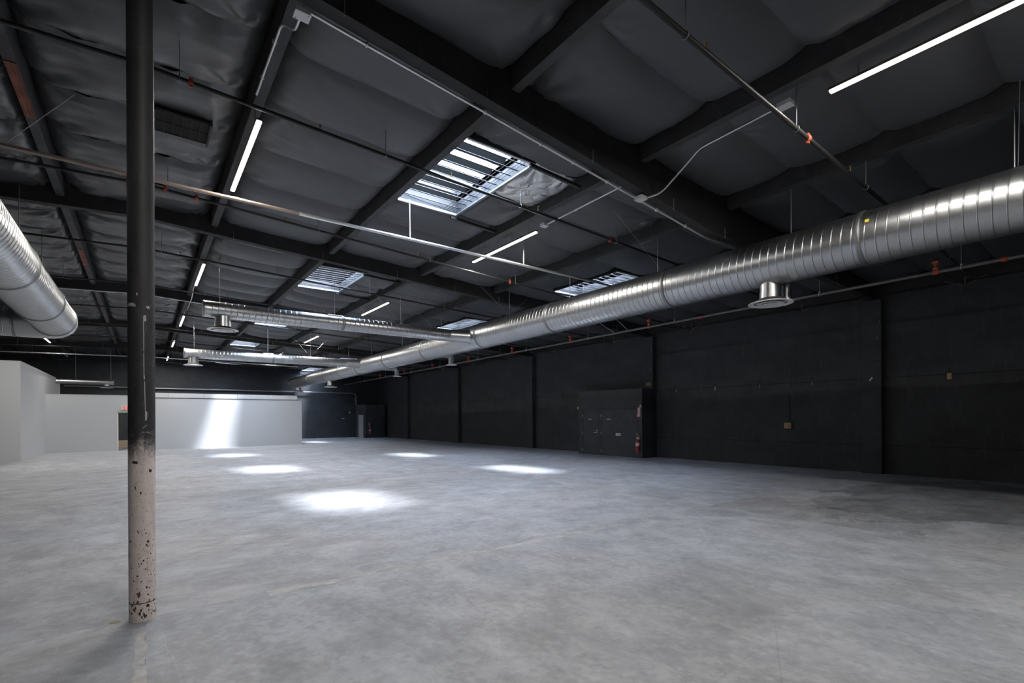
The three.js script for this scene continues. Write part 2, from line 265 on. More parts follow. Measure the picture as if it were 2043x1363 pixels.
// outer walls, with thickness; the right one in painted panels with pilasters
{
  const wr = struct('wall_right', 'tall black painted panel wall with pilasters');
  obj('wall_core', box(WX + 0.012, WX + 0.3, 0, 5.75, DREAR, DEND + 0.3), M.joint, wr);
  const bands = [[0, 0.783], [0.797, 2.648], [2.664, 4.93], [4.936, 5.5]];
  const PIL = G.slice(1, 6).map((d) => d - 0.25);
  const cuts = [DREAR, ...G.slice(0, 6), DEND];
  for (let i = 0; i < cuts.length - 1; i++) bands.forEach(([a, b], k) => obj('wall_panel', box(WX, WX + 0.02, a, b, cuts[i] + 0.003, cuts[i + 1] - 0.003), k === 1 || k === 0 ? M.wallBlackWarm : M.wallBlack, wr));
  for (const d of PIL) obj('pilaster', rbox(PX, WX + 0.01, 0, 4.80, d, d + 0.46, 0.008), M.wallBlack, wr);
  obj('ledger_beam', slab(PX - 0.02, WX + 0.01, DREAR, DEND, () => 4.93, 0.34), M.beam, wr);
  // bare plaster scars on the pilaster edges
  const r = rng(8);
  for (const d of PIL.slice(0, 4)) for (let k = 0; k < 9; k++) { const y = 2.9 + r() * 1.8, w = 0.004 + r() * 0.012, h = 0.02 + r() * 0.09; obj('paint_chip', box(PX - 0.0015, PX + 0.001, y, y + h, d + 0.02 + k * 0.01, d + 0.02 + k * 0.01 + w), M.tag, wr); }
  const wb = struct('wall_back', 'far black painted end wall'); obj('wall_face', box(-16.4, 16.4, 0, 6.3, DEND, DEND + 0.3), M.wallBlack, wb);
  const wl = struct('wall_left', 'black painted wall across the hall'); obj('wall_face', box(-16.7, -16.4, 0, 5.8, DREAR, DEND + 0.3), M.wallBlack, wl);
  const wf = struct('wall_front', 'black painted wall behind the viewer'); obj('wall_face', box(-16.4, 16.4, 0, 6.3, DREAR - 0.3, DREAR), M.wallBlack, wf);
}

// roof deck with the skylight holes, purlins and insulation, bay by bay
const SKY1 = [3.86, 5.12], SKY2 = [10.08, 11.08];
const skylights = [];   // [x0, x1, d0, d1, foil]
const BW = BAY / 6;
for (const b of [1, 2, 3, 4, 5]) skylights.push([...SKY1, G[b] + BW, G[b] + 3 * BW, b]);
for (const b of [1, 2, 4, 5]) skylights.push([...SKY2, G[b] + 3 * BW, G[b] + 5 * BW, b]);
const inSky = (x0, x1, d0, d1) => skylights.find((s) => s[0] < x1 - 0.05 && s[1] > x0 + 0.05 && s[2] < d1 - 0.05 && s[3] > d0 + 0.05);

const BL = 2.48 - 2 * PW;
function battGeo(seed, L = BL, W = BW, wr = 1, roll = 0) {
  const nx = 44, nd = 26, g = new THREE.PlaneGeometry(L, W + 0.02, nx, nd), p = g.attributes.position, r = rng(seed), k1 = r() * 50, k2 = r() * 50, sag = 0.02 + r() * 0.04 + roll * 0.05, skew = (r() - 0.5) * 0.5;
  const rid = (a, q, e) => { const n = fbm(a, q, seed, 2); return Math.pow(1 - Math.abs(2 * n - 1), e); };
  // gathers: folds that fan out from a point where the sheet is pinned
  const pins = Array.from({ length: 3 }, () => [(r() < 0.5 ? -1 : 1) * L * (0.30 + 0.2 * r()), (r() < 0.5 ? -1 : 1) * W * 0.5, 5 + r() * 5, 0.35 + r() * 0.5, r() * 6]);
  for (let i = 0; i < p.count; i++) {
    const x = p.getX(i), z = p.getY(i), s = 2 * x / L, t = clamp(2 * z / W, -1, 1);
    let h = 0.115 + roll * 0.02 - sag * (1 - s * s) * (1 - t * t) + (0.085 + roll * 0.05) * Math.pow(Math.abs(t), 5 - roll * 2.2) + 0.19 * Math.pow(Math.abs(s), 9);
    const endF = Math.pow(Math.abs(s), 2.2), seamF = t * t;
    h -= wr * 0.040 * endF * rid(z * 4.5 + x * skew * 2 + k1, x * 0.7 + k2, 2.5) * (1 - Math.pow(Math.abs(s), 8));
    h -= wr * 0.022 * seamF * (1 - endF) * rid(x * 2.6 + z * skew * 3 + k2, z * 0.8 + k1, 2.5);
    for (const [px, pz, fq, R, ph] of pins) { const d = Math.hypot(x - px, z - pz), an = Math.atan2(z - pz, x - px); h += wr * 0.018 * Math.sin(an * fq + ph) * Math.exp(-d * d / (R * R)) * clamp(d * 6); }
    if (wr > 1.5) h -= 0.05 * rid(x * 2.4 + z * (0.6 + skew * 2) + k1, z * 0.6 + k2, 3) * (0.25 + 0.75 * seamF);
    h += wr * 0.03 * (fbm(x * 0.9 + k1, z * 1.2 + k2, seed + 5, 2) - 0.5);
    p.setXYZ(i, x, h, z);
  }
  g.computeVertexNormals(); const nrm = g.attributes.normal; if (nrm.getY(40) > 0) { const ix = g.index.array; for (let i = 0; i < ix.length; i += 3) { const q = ix[i]; ix[i] = ix[i + 1]; ix[i + 1] = q; } g.computeVertexNormals(); }
  const uv = g.attributes.uv; for (let i = 0; i < p.count; i++) uv.setXY(i, p.getX(i) + k1, p.getZ(i) + k2);
  return g;
}
const BATTS = Array.from({ length: 9 }, (_, i) => battGeo(100 + i * 7, BL, BW, 0.5 + 0.09 * i)), ROLLS = Array.from({ length: 6 }, (_, i) => battGeo(200 + i * 7, BL, BW, 0.8, 1));
const BATTLEFT = Array.from({ length: 5 }, (_, i) => battGeo(300 + i * 7, BL, BW, 1.9));
const halfL = 6.20 - PW - SKY1[1], BATTHALF = [battGeo(501, halfL, BW, 0.8), battGeo(508, halfL, BW, 0.9)], BATTHALF2 = [battGeo(520, SKY2[0] - 8.68 - PW, BW, 0.7), battGeo(527, SKY2[0] - 8.68 - PW, BW, 0.8)];
const FOIL = battGeo(611, halfL, BW, 1.4);
const tilt = Math.atan(SL);
G.slice(0, -1).forEach((d0, b) => {
  const d1 = G[b + 1], nB = Math.round((d1 - d0) / BW), roof = struct('ceiling', b ? 'black quilted insulation ceiling between roof beams' : 'black insulation ceiling of the unlit first bay', [0, 0, d0]);
  // deck: right and left slope, cut round the skylights
  const deck = [], xs = [0, ...SKY1, ...SKY2, WX + 0.2], here = skylights.filter((s) => s[2] >= d0 - 0.1 && s[3] <= d1 + 0.1);
  deck.push(slab(-16.7, 0, d0, d1, yDeck, 0.12));
  for (let i = 0; i < xs.length - 1; i++) { const s = here.find((q) => Math.abs(q[0] - xs[i]) < 0.01); if (!s) deck.push(slab(xs[i], xs[i + 1], d0, d1, yDeck, 0.12)); else { deck.push(slab(xs[i], xs[i + 1], d0, s[2], yDeck, 0.12), slab(xs[i], xs[i + 1], s[3], d1, yDeck, 0.12)); } }
  obj('roof_deck', deck, M.deck, roof);
  for (const sx of [1, -1]) for (const q of PUR) { const x = sx * q; if (x < -9) continue; obj('purlin', slab(x - PW, x + PW, d0 + 0.085, d1 - 0.085, yPur, 0.385), M.purlin, roof); }
  const cells = []; for (let i = -4; i <= 5; i++) cells.push(i < -1 ? [-PUR[-1 - i], -PUR[-2 - i]] : i === -1 ? [-1.24, 1.24] : [PUR[i], i < 5 ? PUR[i + 1] : WX - 0.26 + 2 * PW]);
  cells.forEach(([x0, x1], ci) => {
    if (x1 <= -8.6) return;
    for (let j = 0; j < nB; j++) {
      const a = d0 + j * BW, e = a + BW, sk = inSky(x0, x1, a, e), xm = (x0 + x1) / 2, n = b * 97 + ci * 11 + j * 5;
      let geo = (xm < 0.1 ? BATTLEFT[n % 5] : b > 1 && xm < 7 ? ROLLS[n % 6] : BATTS[n % 9]), xc = xm, mat = xm < 0.1 ? M.blanketGloss : M.blanket, nm = 'insulation_batt';
      if (sk) { if (sk[0] === SKY1[0]) { xc = (SKY1[1] + 6.20 - PW) / 2; geo = BATTHALF[j % 2]; if (b === 1 && j === 1) { geo = FOIL; mat = M.foil; nm = 'foil_sheet'; } } else { xc = (8.68 + PW + SKY2[0]) / 2; geo = BATTHALF2[j % 2]; } }
      const m = new THREE.Mesh(geo, mat); m.name = nm; if (nm === 'foil_sheet') m.userData.label = 'crumpled silver foil sheet';
      m.position.set(xc, yPur(xc), -(a + e) / 2 + d0); m.rotation.z = xm > 0.1 ? -tilt : xm < -0.1 ? tilt : 0; m.castShadow = m.receiveShadow = true; roof.add(m);
    }
  });
});
{ const roof = struct('ceiling', 'black roof deck behind the viewer', [0, 0, DREAR]); obj('roof_deck', [slab(-16.7, 0, DREAR, G[0], yDeck, 0.12), slab(0, WX + 0.2, DREAR, G[0], yDeck, 0.12)], M.deck, roof); }

// skylights
skylights.forEach(([x0, x1, d0, d1, b], n) => {
  const xm = (x0 + x1) / 2, dm = (d0 + d1) / 2, yb = yPur(xm) + 0.12, yt = yDeck(xm) + 0.26, row1 = x0 < 6;
  const w = struct(`window_${n + 1}`, row1 ? (b === 1 ? 'bright roof skylight with louvres and bars beside crumpled foil' : 'bright barred roof skylight between purlins') : 'bright barred skylight above the big duct', [xm, yb, dm]); w.name = `window_${n + 1}`;
  const t = 0.03;
  obj('curb', [box(x0 - t, x0, yb, yt, d0 - t, d1 + t), box(x1, x1 + t, yb, yt, d0 - t, d1 + t), box(x0, x1, yb, yt, d0 - t, d0), box(x0, x1, yb, yt, d1, d1 + t)], M.well, w);
  obj('lens_pane', box(x0 - t, x1 + t, yt + 0.01, yt + 0.016, d0 - t, d1 + t), M.lens, w);
  for (const dd of [d0, d1]) obj('edge_angle', box(x0, x1 + 0.02, yb - 0.02, yb + 0.02, dd - 0.02, dd + 0.02), M.conduit, w);
  obj('edge_angle', box(x1 - 0.01, x1 + 0.04, yb - 0.02, yb + 0.01, d0, d1), M.zincDark, w);
  if (row1) for (const dd of [d0 - 0.03, d1 + 0.03]) obj('batten', slab(x1 - 0.1, 6.14, dd - 0.025, dd + 0.025, (x) => yPur(x) + 0.06, 0.05), M.bar, w);
  const nl = 6; for (let i = 0; i < nl; i++) { const dc = d0 + (i + 0.75) * (d1 - d0) / nl; const g = new THREE.BoxGeometry(x1 - x0 - 0.1, 0.006, 0.15).rotateX(-0.75).translate(xm, yb + 0.30, -dc); obj('louvre', g, M.louver, w); }
  const nb = 11; for (let i = 1; i <= nb; i++) obj('security_bar', rodGeo(V(x0 + 0.02, yb + 0.05, d0 + i * (d1 - d0) / (nb + 1)), V(x1 - 0.01, yb + 0.05, d0 + i * (d1 - d0) / (nb + 1)), 0.010, 6), M.bar, w);
  for (let i = 0; i < 4; i++) obj('cross_bar', rodGeo(V(x1 - 0.06 - i * 0.07, yb + 0.062, d0 + 0.02), V(x1 - 0.06 - i * 0.07, yb + 0.062, d1 - 0.02), 0.005, 6), M.bar, w);
});

// girders
function girder(d, yb, label, group) {
  const s = new THREE.Shape(), xs = Array.from({ length: 41 }, (_, i) => -16.3 + i * 32.6 / 40);
  xs.forEach((x, i) => i ? s.lineTo(x, yb(x)) : s.moveTo(x, yb(x))); [...xs].reverse().forEach((x) => s.lineTo(x, yDeck(x) - 0.005));
  const g = new THREE.ExtrudeGeometry(s, { depth: 0.17, bevelEnabled: false }).translate(0, 0, -d - 0.085), t = thing('roof_girder', label, 'beam', [0, 5.7, d], group);
  obj('beam', g, M.beam, t);
  if (d < 30 && d > 0) { const r = rng(d * 10 | 0); for (let x = 1.6; x < 15.5; x += 1.5 + r() * 0.5) obj('hanger_bolt', rodGeo(V(x, yb(x) - 0.03, d - 0.095), V(x, yb(x) + 0.16, d - 0.095), 0.006, 5), M.rod, t); }
  return t;
}
const poly = (pts) => (x) => { x = Math.abs(x); for (let i = 1; i < pts.length; i++) if (x <= pts[i][0]) { const [a, b] = pts[i - 1], [c, e] = pts[i]; return b + (e - b) * (x - a) / (c - a); } return pts.at(-1)[1]; };
const yG1 = poly([[0, 5.78], [1.46, 5.62], [8.2, 4.90], [12, 4.92], [16.4, 4.82]]);
girder(G[0], yGir, 'black roof girder over the unlit first bay');
girder(G[1], yG1, 'deep black roof girder resting on the steel column');
girder(G[2], yGir, 'black roof girder between bare brown pipe and nearer branch duct');
girder(G[3], yGir, 'black roof girder with a thin conduit along its underside');
girder(G[4], yGir, 'black roof girder just past the tall white block front');
girder(G[5], yGir, 'farthest black roof girder, beyond the low white partition');

// ---------- column ----------
{
  const t = thing('steel_column', 'round steel column, black above and chipped white paint below', 'column', [-0.015, 0, 4.94]), r = 0.089;
  const lo = new THREE.CylinderGeometry(r, r, 2.8, 64, 1, true).rotateY(Math.PI).translate(-0.015, 1.4, -4.94);
  obj('shaft', lo, M.column, t, false);
  obj('shaft', new THREE.CylinderGeometry(r, r, 2.86, 64, 1, false).translate(-0.015, 4.23, -4.94), M.columnUpper, t);
  obj('cap_plate', box(-0.2, 0.17, 5.66, 5.70, 4.8, 5.08), M.beam, t);
  const c = thing('cleanout_cap', 'small tarnished round floor cap beside the column foot', 'floor cap', [-0.19, 0, 4.99]);
  obj('disc', lathe([[0, 0.004], [0.03, 0.004], [0.036, 0.002], [0.036, 0]], 24).translate(-0.19, 0, -4.99), M.olive, c);
}

// ---------- ducts ----------
// spiral duct along local +Y from 0 to L
function spiral(r, L, pitch = 0.135, seg = 48) {
  const prof = [[-0.008, 0], [-0.003, 0], [0, -0.005], [0.003, 0.004], [0.010, 0.004], [0.014, 0], [0.019, 0]], rings = [];
  for (let k = -1; k * pitch < L + pitch; k++) for (const [o, h] of prof) rings.push([k * pitch + o, h]);
  const pos = [], idx = [], uv = [];
  rings.forEach(([s, h], j) => { for (let i = 0; i <= seg; i++) { const a = i / seg * Math.PI * 2, y = clamp(s + pitch * i / seg, 0, L), rr = r + h; pos.push(Math.cos(a) * rr, y, Math.sin(a) * rr); uv.push(a * r, y); if (j && i) { const p = j * (seg + 1) + i; idx.push(p - seg - 2, p - 1, p - seg - 1, p - seg - 1, p - 1, p); } } });
  const g = new THREE.BufferGeometry(); g.setAttribute('position', new THREE.Float32BufferAttribute(pos, 3)); g.setAttribute('uv', new THREE.Float32BufferAttribute(uv, 2)); g.setIndex(idx); g.computeVertexNormals();
  const nn = g.attributes.normal; const m = (seg + 1) * 8 + 3; if (nn.getX(m) * pos[m * 3] + nn.getZ(m) * pos[m * 3 + 2] < 0) { for (let i = 0; i < idx.length; i += 3) { const q = idx[i]; idx[i] = idx[i + 1]; idx[i + 1] = q; } g.setIndex(idx); g.computeVertexNormals(); }
  // smooth across the lengthwise uv seam
  for (let j = 0; j < rings.length; j++) { const a = j * (seg + 1), b = a + seg, n = new THREE.Vector3(nn.getX(a) + nn.getX(b), 0, nn.getZ(a) + nn.getZ(b)).normalize(); void n; }
  return g;
}
function orient(g, a, b) { const q = new THREE.Quaternion().setFromUnitVectors(new THREE.Vector3(0, 1, 0), b.clone().sub(a).normalize()); return g.applyQuaternion(q).translate(a.x, a.y, a.z); }
function ductRun(t, pts, r, ringAt) {   // pts: start and end; ringAt: distances of the joints
  const [a, b] = pts, L = a.distanceTo(b), dir = b.clone().sub(a).normalize(), cut = [0, ...ringAt, L];
  for (let i = 0; i < cut.length - 1; i++) { const p = a.clone().addScaledVector(dir, cut[i]), q = a.clone().addScaledVector(dir, cut[i + 1]); obj('duct_section', orient(spiral(r, p.distanceTo(q)), p, q), M.zinc, t, false); }
  for (const s of ringAt) { const p = a.clone().addScaledVector(dir, s - 0.035), q = a.clone().addScaledVector(dir, s + 0.035); obj('joint_ring', orient(lathe([[r, 0], [r + 0.014, 0.004], [r + 0.02, 0.02], [r + 0.02, 0.05], [r + 0.014, 0.066], [r, 0.07]], 56), p, q), M.zincDark, t, false); }
}
function diffuser(t, x, y, d, yTop, rn = 0.17, rp = 0.36) {   // round ceiling diffuser: neck and cone plate
  const nk = obj('diffuser', [lathe([[rn, yTop - y], [rn, (yTop - y) * 0.5], [rn + 0.008, (yTop - y) * 0.5 - 0.005], [rn + 0.008, 0.03]], 36).translate(x, y, -d)], M.zinc, t, false);
  nk.userData.label = 'round diffuser with neck';
  sub('plate', lathe([[rn, 0.045], [rp * 0.97, 0.012], [rp, 0], [rp * 0.97, -0.004], [rp * 0.74, 0.006], [rp * 0.70, 0.03]], 40).translate(x, y, -d), M.diffuser, nk, false);
  sub('inner_cone', lathe([[rp * 0.60, 0.004], [rp * 0.61, -0.008], [rp * 0.58, -0.012], [rp * 0.41, -0.006], [rp * 0.36, 0.03]], 40).translate(x, y, -d), M.diffuser, nk, false);
  sub('centre_disc', lathe([[0, -0.022], [rp * 0.28, -0.018], [rp * 0.31, -0.008], [rp * 0.28, 0.0]], 32).translate(x, y, -d), M.diffuser, nk, false);
  sub('throat', lathe([[0, 0.10], [rp * 0.45, 0.10], [rp * 0.71, 0.05], [rp * 0.72, 0.008]], 32).translate(x, y, -d), M.diffuserShade, nk, false);
  return nk;
}
function rods(t, list, name = 'hanger_rod') { for (const [a, b, r] of list) obj(name, rodGeo(a, b, r ?? 0.006, 6), M.rod, t); }
{ // the big duct under the right roof slope
  const t = thing('spiral_duct', 'large galvanised spiral duct hung along the right wall side', 'duct', [8.78, 4.29, 0]), R = 0.398;
  const a = V(8.78, 4.31, -3.5), b = V(8.78, 4.16, 38.6), rings = [2.74, 6.15, 9.79, 13.2, 17.08, 20.79, 24.35, 27.0, 29.9, 33.4].map((d) => d + 3.5);
  ductRun(t, [a, b], R, rings);
  obj('end_cap', orient(lathe([[0, 0.02], [R - 0.03, 0.015], [R + 0.006, 0], [R + 0.006, -0.04]], 56), b, b.clone().add(new THREE.Vector3(0, 0, -1))), M.zinc, t, false);
  const yc = (d) => 4.31 - 0.15 * (d + 3.5) / 42.1;
  diffuser(t, 8.78, 3.57, 4.17, yc(4) - R + 0.06); diffuser(t, 8.78, 3.44, 29.5, yc(29.5) - R + 0.06, 0.17, 0.37); diffuser(t, 8.78, 3.52, 37.0, yc(37) - R + 0.06, 0.17, 0.37);
  obj('sleeve', lathe([[0.07, 0], [0.075, 0.30]], 24).translate(9.02, 3.60, -4.0), M.zinc, t, false);
  for (const [d, out] of [[16.4, 0.62], [22.2, 0.95]]) {   // side outlets with an elbow down to a small diffuser
    const y = yc(d) - 0.25, e = obj('side_outlet', pipeGeo([V(8.95, y, d), V(8.78 + out, y, d), V(8.78 + out, y - 0.36, d)], 0.115, 18, 0.17), M.zinc, t, false); sub('plate', lathe([[0.115, 0.03], [0.20, 0.008], [0.205, 0], [0.15, -0.005], [0, -0.01]], 30).translate(8.78 + out, y - 0.37, -d), M.diffuser, e, false);
  }
  const hang = [1.15, 3.81, 6.5, 9.19, 11.8, 16.0, 19.4, 22.9, 26.2, 29.6, 33.0, 36.4].map((d) => [V(8.75, yc(d) + R - 0.01, d), V(8.75, 5.62, d), 0.008]);
  rods(t, hang);
  rods(t, [[V(8.75, yc(1.1) + R, 1.12), V(8.35, 5.62, 1.05), 0.004], [V(8.75, yc(6.4) + R, 6.4), V(7.25, 5.6, 6.4), 0.004], [V(8.75, yc(11.8) + R, 11.8), V(7.4, 5.6, 11.8), 0.004], [V(8.75, yc(11.8) + R, 11.8), V(9.9, 5.5, 12.2), 0.004], [V(8.75, yc(16) + R, 16), V(7.6, 5.5, 16), 0.004], [V(8.75, yc(19.4) + R, 19.4), V(9.9, 5.4, 19.4), 0.004]], 'brace_wire');
  const sa = 0.37, st = obj('sticker', new THREE.BoxGeometry(0.003, 0.05, 0.055).rotateZ(-sa).translate(8.78 - Math.cos(sa) * (R + 0.005), yc(2.6) + Math.sin(sa) * (R + 0.005), -2.62), M.yellow, t); st.userData.label = 'small yellow sticker';
}
function branch(d, y, label, xEnd, xDiff) {
  const t = thing('branch_duct', label, 'duct', [xEnd, y, d], 'branch ducts off the big duct'), R = 0.195;
  ductRun(t, [V(xEnd, y, d), V(7.9, y, d)], R, [3.3]);
  obj('end_cap', orient(lathe([[0, 0.012], [R - 0.02, 0.01], [R + 0.004, 0], [R + 0.004, -0.03]], 40), V(xEnd, y, d), V(xEnd - 1, y, d)), M.zinc, t, false);
  // conical takeoff angled into the main duct
  obj('takeoff', orient(lathe([[R + 0.004, 0], [R + 0.006, 0.1], [R + 0.01, 0.55], [0.26, 0.75]], 36), V(7.86, y, d), V(8.65, y - 0.02, d - 0.28)), M.zinc, t, false);
  diffuser(t, xDiff, y - 0.48, d, y - R + 0.05, 0.17, 0.345);
  obj('screw_plate', rbox(xEnd + 2.9, xEnd + 3.3, y + R - 0.02, y + R + 0.012, d - 0.1, d + 0.1, 0.006), M.zinc, t);
  rods(t, [[V(xEnd + 0.35, y + R - 0.01, d), V(xEnd + 0.35, 5.65, d), 0.006], [V(xEnd + 3.1, y + R - 0.01, d), V(xEnd + 3.1, 5.55, d), 0.006], [V(6.2, y + R - 0.01, d), V(6.2, 5.5, d), 0.006]]);
  rods(t, [[V(6.2, y + R, d), V(7.0, 5.4, d), 0.004], [V(6.2, y + R, d), V(5.55, 5.35, d + 0.4), 0.004]], 'brace_wire');
}
branch(13.85, 4.25, 'galvanised branch duct with round diffuser, nearer the column', 1.14, 1.55);
branch(23.9, 4.28, 'galvanised branch duct with round diffuser, farther from the column', 1.30, 1.62);
{ // duct on the left, turning away
  const t = thing('spiral_duct', 'galvanised spiral duct with elbow left of the column', 'duct', [-1.66, 3.95, 5]), R = 0.405, x = -1.68, y = 3.96;
  ductRun(t, [V(x, y, 4.0), V(x, y, 15.5)], R, [3.4, 6.4, 9.35]);
  obj('joint_ring', orient(lathe([[R, 0], [R + 0.02, 0.01], [R + 0.02, 0.05], [R, 0.06]], 56), V(x, y, 15.47), V(x, y, 15.6)), M.zincDark, t, false);
  obj('elbow', pipeGeo([V(x, y, 15.5), V(x, y, 16.15), V(x - 0.75, y, 16.15)], R, 48, 0.62), M.zinc, t, false);
  ductRun(t, [V(x - 0.7, y, 16.15), V(x - 9, y, 16.15)], R, [0.35, 3.4, 6.4]);
  rods(t, [[V(x - 0.05, y + R, 8.9), V(x - 0.05, 5.7, 8.9), 0.008], [V(x - 0.05, y + R, 12.0), V(x - 0.05, 5.7, 12.0), 0.008], [V(x - 0.05, y + R, 14.4), V(x - 0.05, 5.7, 14.4), 0.008], [V(x - 2, y + R, 16.15), V(x - 2, 5.7, 16.15), 0.008]]);
}
{ // boxy duct behind the white block
  const t = thing('branch_duct', 'small galvanised duct with diffuser above the white partition', 'duct', [-3.6, 3.7, 36]);
  obj('duct_section', orient(spiral(0.15, 4.7, 0.3, 32), V(-6.1, 3.70, 36), V(-1.36, 3.70, 36)), M.zinc, t, false);
  obj('end_cap', orient(lathe([[0, 0.01], [0.152, 0], [0.152, -0.03]], 32), V(-1.36, 3.7, 36), V(-1, 3.7, 36)), M.zinc, t, false);
  diffuser(t, -1.69, 3.38, 36, 3.6, 0.13, 0.30); rods(t, [[V(-3.0, 3.84, 36), V(-3.0, 5.6, 36), 0.008], [V(-1.5, 3.84, 36), V(-1.5, 5.7, 36), 0.008]]);
}

// ---------- linear lights ----------
function ledLight(x, y, d0, label, group, on = true, up = 0.2) {
  const L = 2.46, dm = d0 + L / 2, t = thing('ceiling_light', label, 'light', [x, y, dm], group);
  obj('housing', rbox(x - 0.034, x + 0.034, y, y + 0.03, d0, d0 + L, 0.006), M.ledBody, t);
  obj('lens', rbox(x - 0.033, x + 0.033, y - 0.028, y + 0.002, d0 + 0.01, d0 + L - 0.01, 0.010), on ? led : M.ledOff, t);
  for (const q of [0.3, L - 0.3]) obj('hanger_rod', rodGeo(V(x, y + 0.028, d0 + q), V(x, y + up, d0 + q), 0.006, 6), M.rod, t);
  if (on) { const r = new THREE.RectAreaLight(new THREE.Color(1, 0.94, 0.86), LED_LIGHT, 0.064, L - 0.02); r.position.set(x, y - 0.032, -dm); r.lookAt(x, y - 1, -dm); r.name = 'led_light'; scene.add(r); }
  return t;
}
const R1 = [-0.45, 7.1, 14.5, 22.3, 29.6, 37.2];
R1.forEach((d, i) => ledLight(1.22, 5.5, d, ['lit linear light in the first bay on the column row', 'lit linear light on the purlin just right of the column', 'lit linear light over the end of the nearer branch duct', 'lit linear light between the ends of both branch ducts', 'lit linear light beyond the end of the farther branch duct', 'farthest lit linear light in the row past the column'][i], 'linear lights in the row past the column', true, 0.3));
[-0.06, 7.8, 15.5, 23.7, 31.0].forEach((d, i) => ledLight(6.5, 5.44, d, i === 0 ? 'long lit linear light in the dark first bay' : i === 1 ? 'lit linear light beside the foil sheet skylight' : ['', '', 'lit linear light over the middle of the nearer branch duct', 'lit linear light between the two branch ducts, near big duct', 'lit linear light partly hidden behind the farther branch duct'][i], 'linear lights over the branch ducts', true, 0.16));
ledLight(-3.7, 5.42, 21.6, 'lit linear light seen above the left duct elbow', null); ledLight(-3.7, 5.42, 30.6, 'lit linear light just below the left duct elbow', null); ledLight(-3.7, 5.42, 37.5, 'unlit grey linear light above the white block', null, false);

// ---------- pipes ----------
function collar(p, axis, r, w = 0.05) { return orient(lathe([[r, 0], [r + 0.012, 0.004], [r + 0.014, w * 0.5], [r + 0.012, w - 0.004], [r, w]], 16), p.clone().addScaledVector(axis, -w / 2), p.clone().addScaledVector(axis, w / 2)); }
function sprinklerLine(d, ya, x0, x1, label, group, o = {}) {
  const r = o.r ?? 0.024, m = o.slope ?? 0.05, y = (x) => ya - m * Math.abs(x), t = thing('sprinkler_pipe', label, 'pipe', [x0, y(x0), d], group), mat = o.mat ?? M.pipeBlack;
  const pts = []; if (x0 < 0 && x1 > 0) pts.push(V(x0, y(x0), d), V(0, y(0), d), V(x1, y(x1), d)); else pts.push(V(x0, y(x0), d), V(x1, y(x1), d));
  obj('pipe', pipeGeo(pts, r, 12, 0.1), mat, t, false);
  const R = rng(d * 100 | 0), ax = new THREE.Vector3(1, 0, 0);
  for (const x of o.couplings ?? []) obj('coupling', [collar(V(x, y(x), d), ax, r), box(x - 0.02, x + 0.02, y(x) + r, y(x) + r + 0.035, d - 0.015, d + 0.015), box(x - 0.02, x + 0.02, y(x) - r - 0.03, y(x) - r, d - 0.012, d + 0.012)], M.red, t);
  for (const x of o.heads ?? []) { const h = obj('sprinkler_head', [rodGeo(V(x, y(x) + r, d), V(x, y(x) + 0.09, d), 0.008, 6), box(x - 0.012, x - 0.008, y(x) + 0.06, y(x) + 0.11, d - 0.004, d + 0.004), box(x + 0.008, x + 0.012, y(x) + 0.06, y(x) + 0.11, d - 0.004, d + 0.004), lathe([[0, 0.004], [0.022, 0], [0.022, -0.002], [0, 0]], 12).translate(x, y(x) + 0.115, -d)], M.brass, t); void h; }
  for (let x = x0 + 0.9; x < x1; x += o.step ?? 2.48) { obj('hanger_ring', orient(new THREE.TorusGeometry(r + 0.006, 0.005, 6, 16).rotateX(Math.PI / 2), V(x, y(x), d), V(x + 1, y(x), d)), M.rod, t); obj('hanger_rod', rodGeo(V(x, y(x) + r, d), V(x, yPur(x) + 0.12, d), 0.005, 6), M.rod, t); }
  void R; return t;
}
const lineG = 'sprinkler branch pipes across the far bays';
sprinklerLine(2.72, 5.34, -6, 15.4, 'black sprinkler pipe crossing the dark first bay', null, { slope: 0.035, r: 0.028, couplings: [6.72], heads: [4.45, 8.1], step: 2.3 });
sprinklerLine(6.80, 5.53, -8, 15.4, 'black sprinkler pipe under the foil and first skylight', null, { slope: 0.042, couplings: [0.45, 7.6], heads: [1.9, 5.7, 3.9] });
sprinklerLine(10.22, 5.52, -8, 15.4, 'thin black sprinkler pipe beside the bare brown pipe', null, { slope: 0.053, couplings: [-0.2, 0.3, 0.75, 7.6], heads: [2.2, 5.0] });
sprinklerLine(14.0, 5.50, -8, 15.4, 'black sprinkler pipe running above the first branch duct', null, { slope: 0.045, couplings: [0.2], heads: [0.7, 4.9, 8.2] });
for (const [d, l] of [[17.55, 'thin black sprinkler pipe before the girder with a conduit'], [21.5, 'thin black sprinkler pipe before the farther branch duct'], [25.2, 'thin black sprinkler pipe past the farther branch duct'], [29.2, 'thin black sprinkler pipe above the tall white block'], [33.4, 'thin black sprinkler pipe just past the low white partition'], [37.4, 'thin black sprinkler pipe past the farthest girder'], [40.2, 'thin black sprinkler pipe closest to the far black wall']]) sprinklerLine(d, 5.46, -9, 15.4, l, lineG, { slope: 0.045, heads: [2, 5, 8], step: 3.2 });
{ const dB = 8.76, yB = 5.05, t = sprinklerLine(dB, yB, -8, 10.8, 'long level bare steel pipe crossing below the purlins', null, { slope: 0, r: 0.028, mat: M.pipeBrown, step: 30 });
  obj('riser', pipeGeo([V(4.12, yB, dB), V(4.10, 5.80, dB - 0.02)], 0.014, 10), M.conduit, t, false); obj('riser', pipeGeo([V(6.91, yB, dB), V(6.91, 5.64, dB)], 0.011, 8), M.rod, t, false);
  obj('bright_length', pipeGeo([V(2.1, yB, dB), V(10.8, yB, dB)], 0.0295, 12), M.conduit, t, false).userData.label = 'length in brighter metal'; }  // sleeve in brighter metal over part of the brown pipe
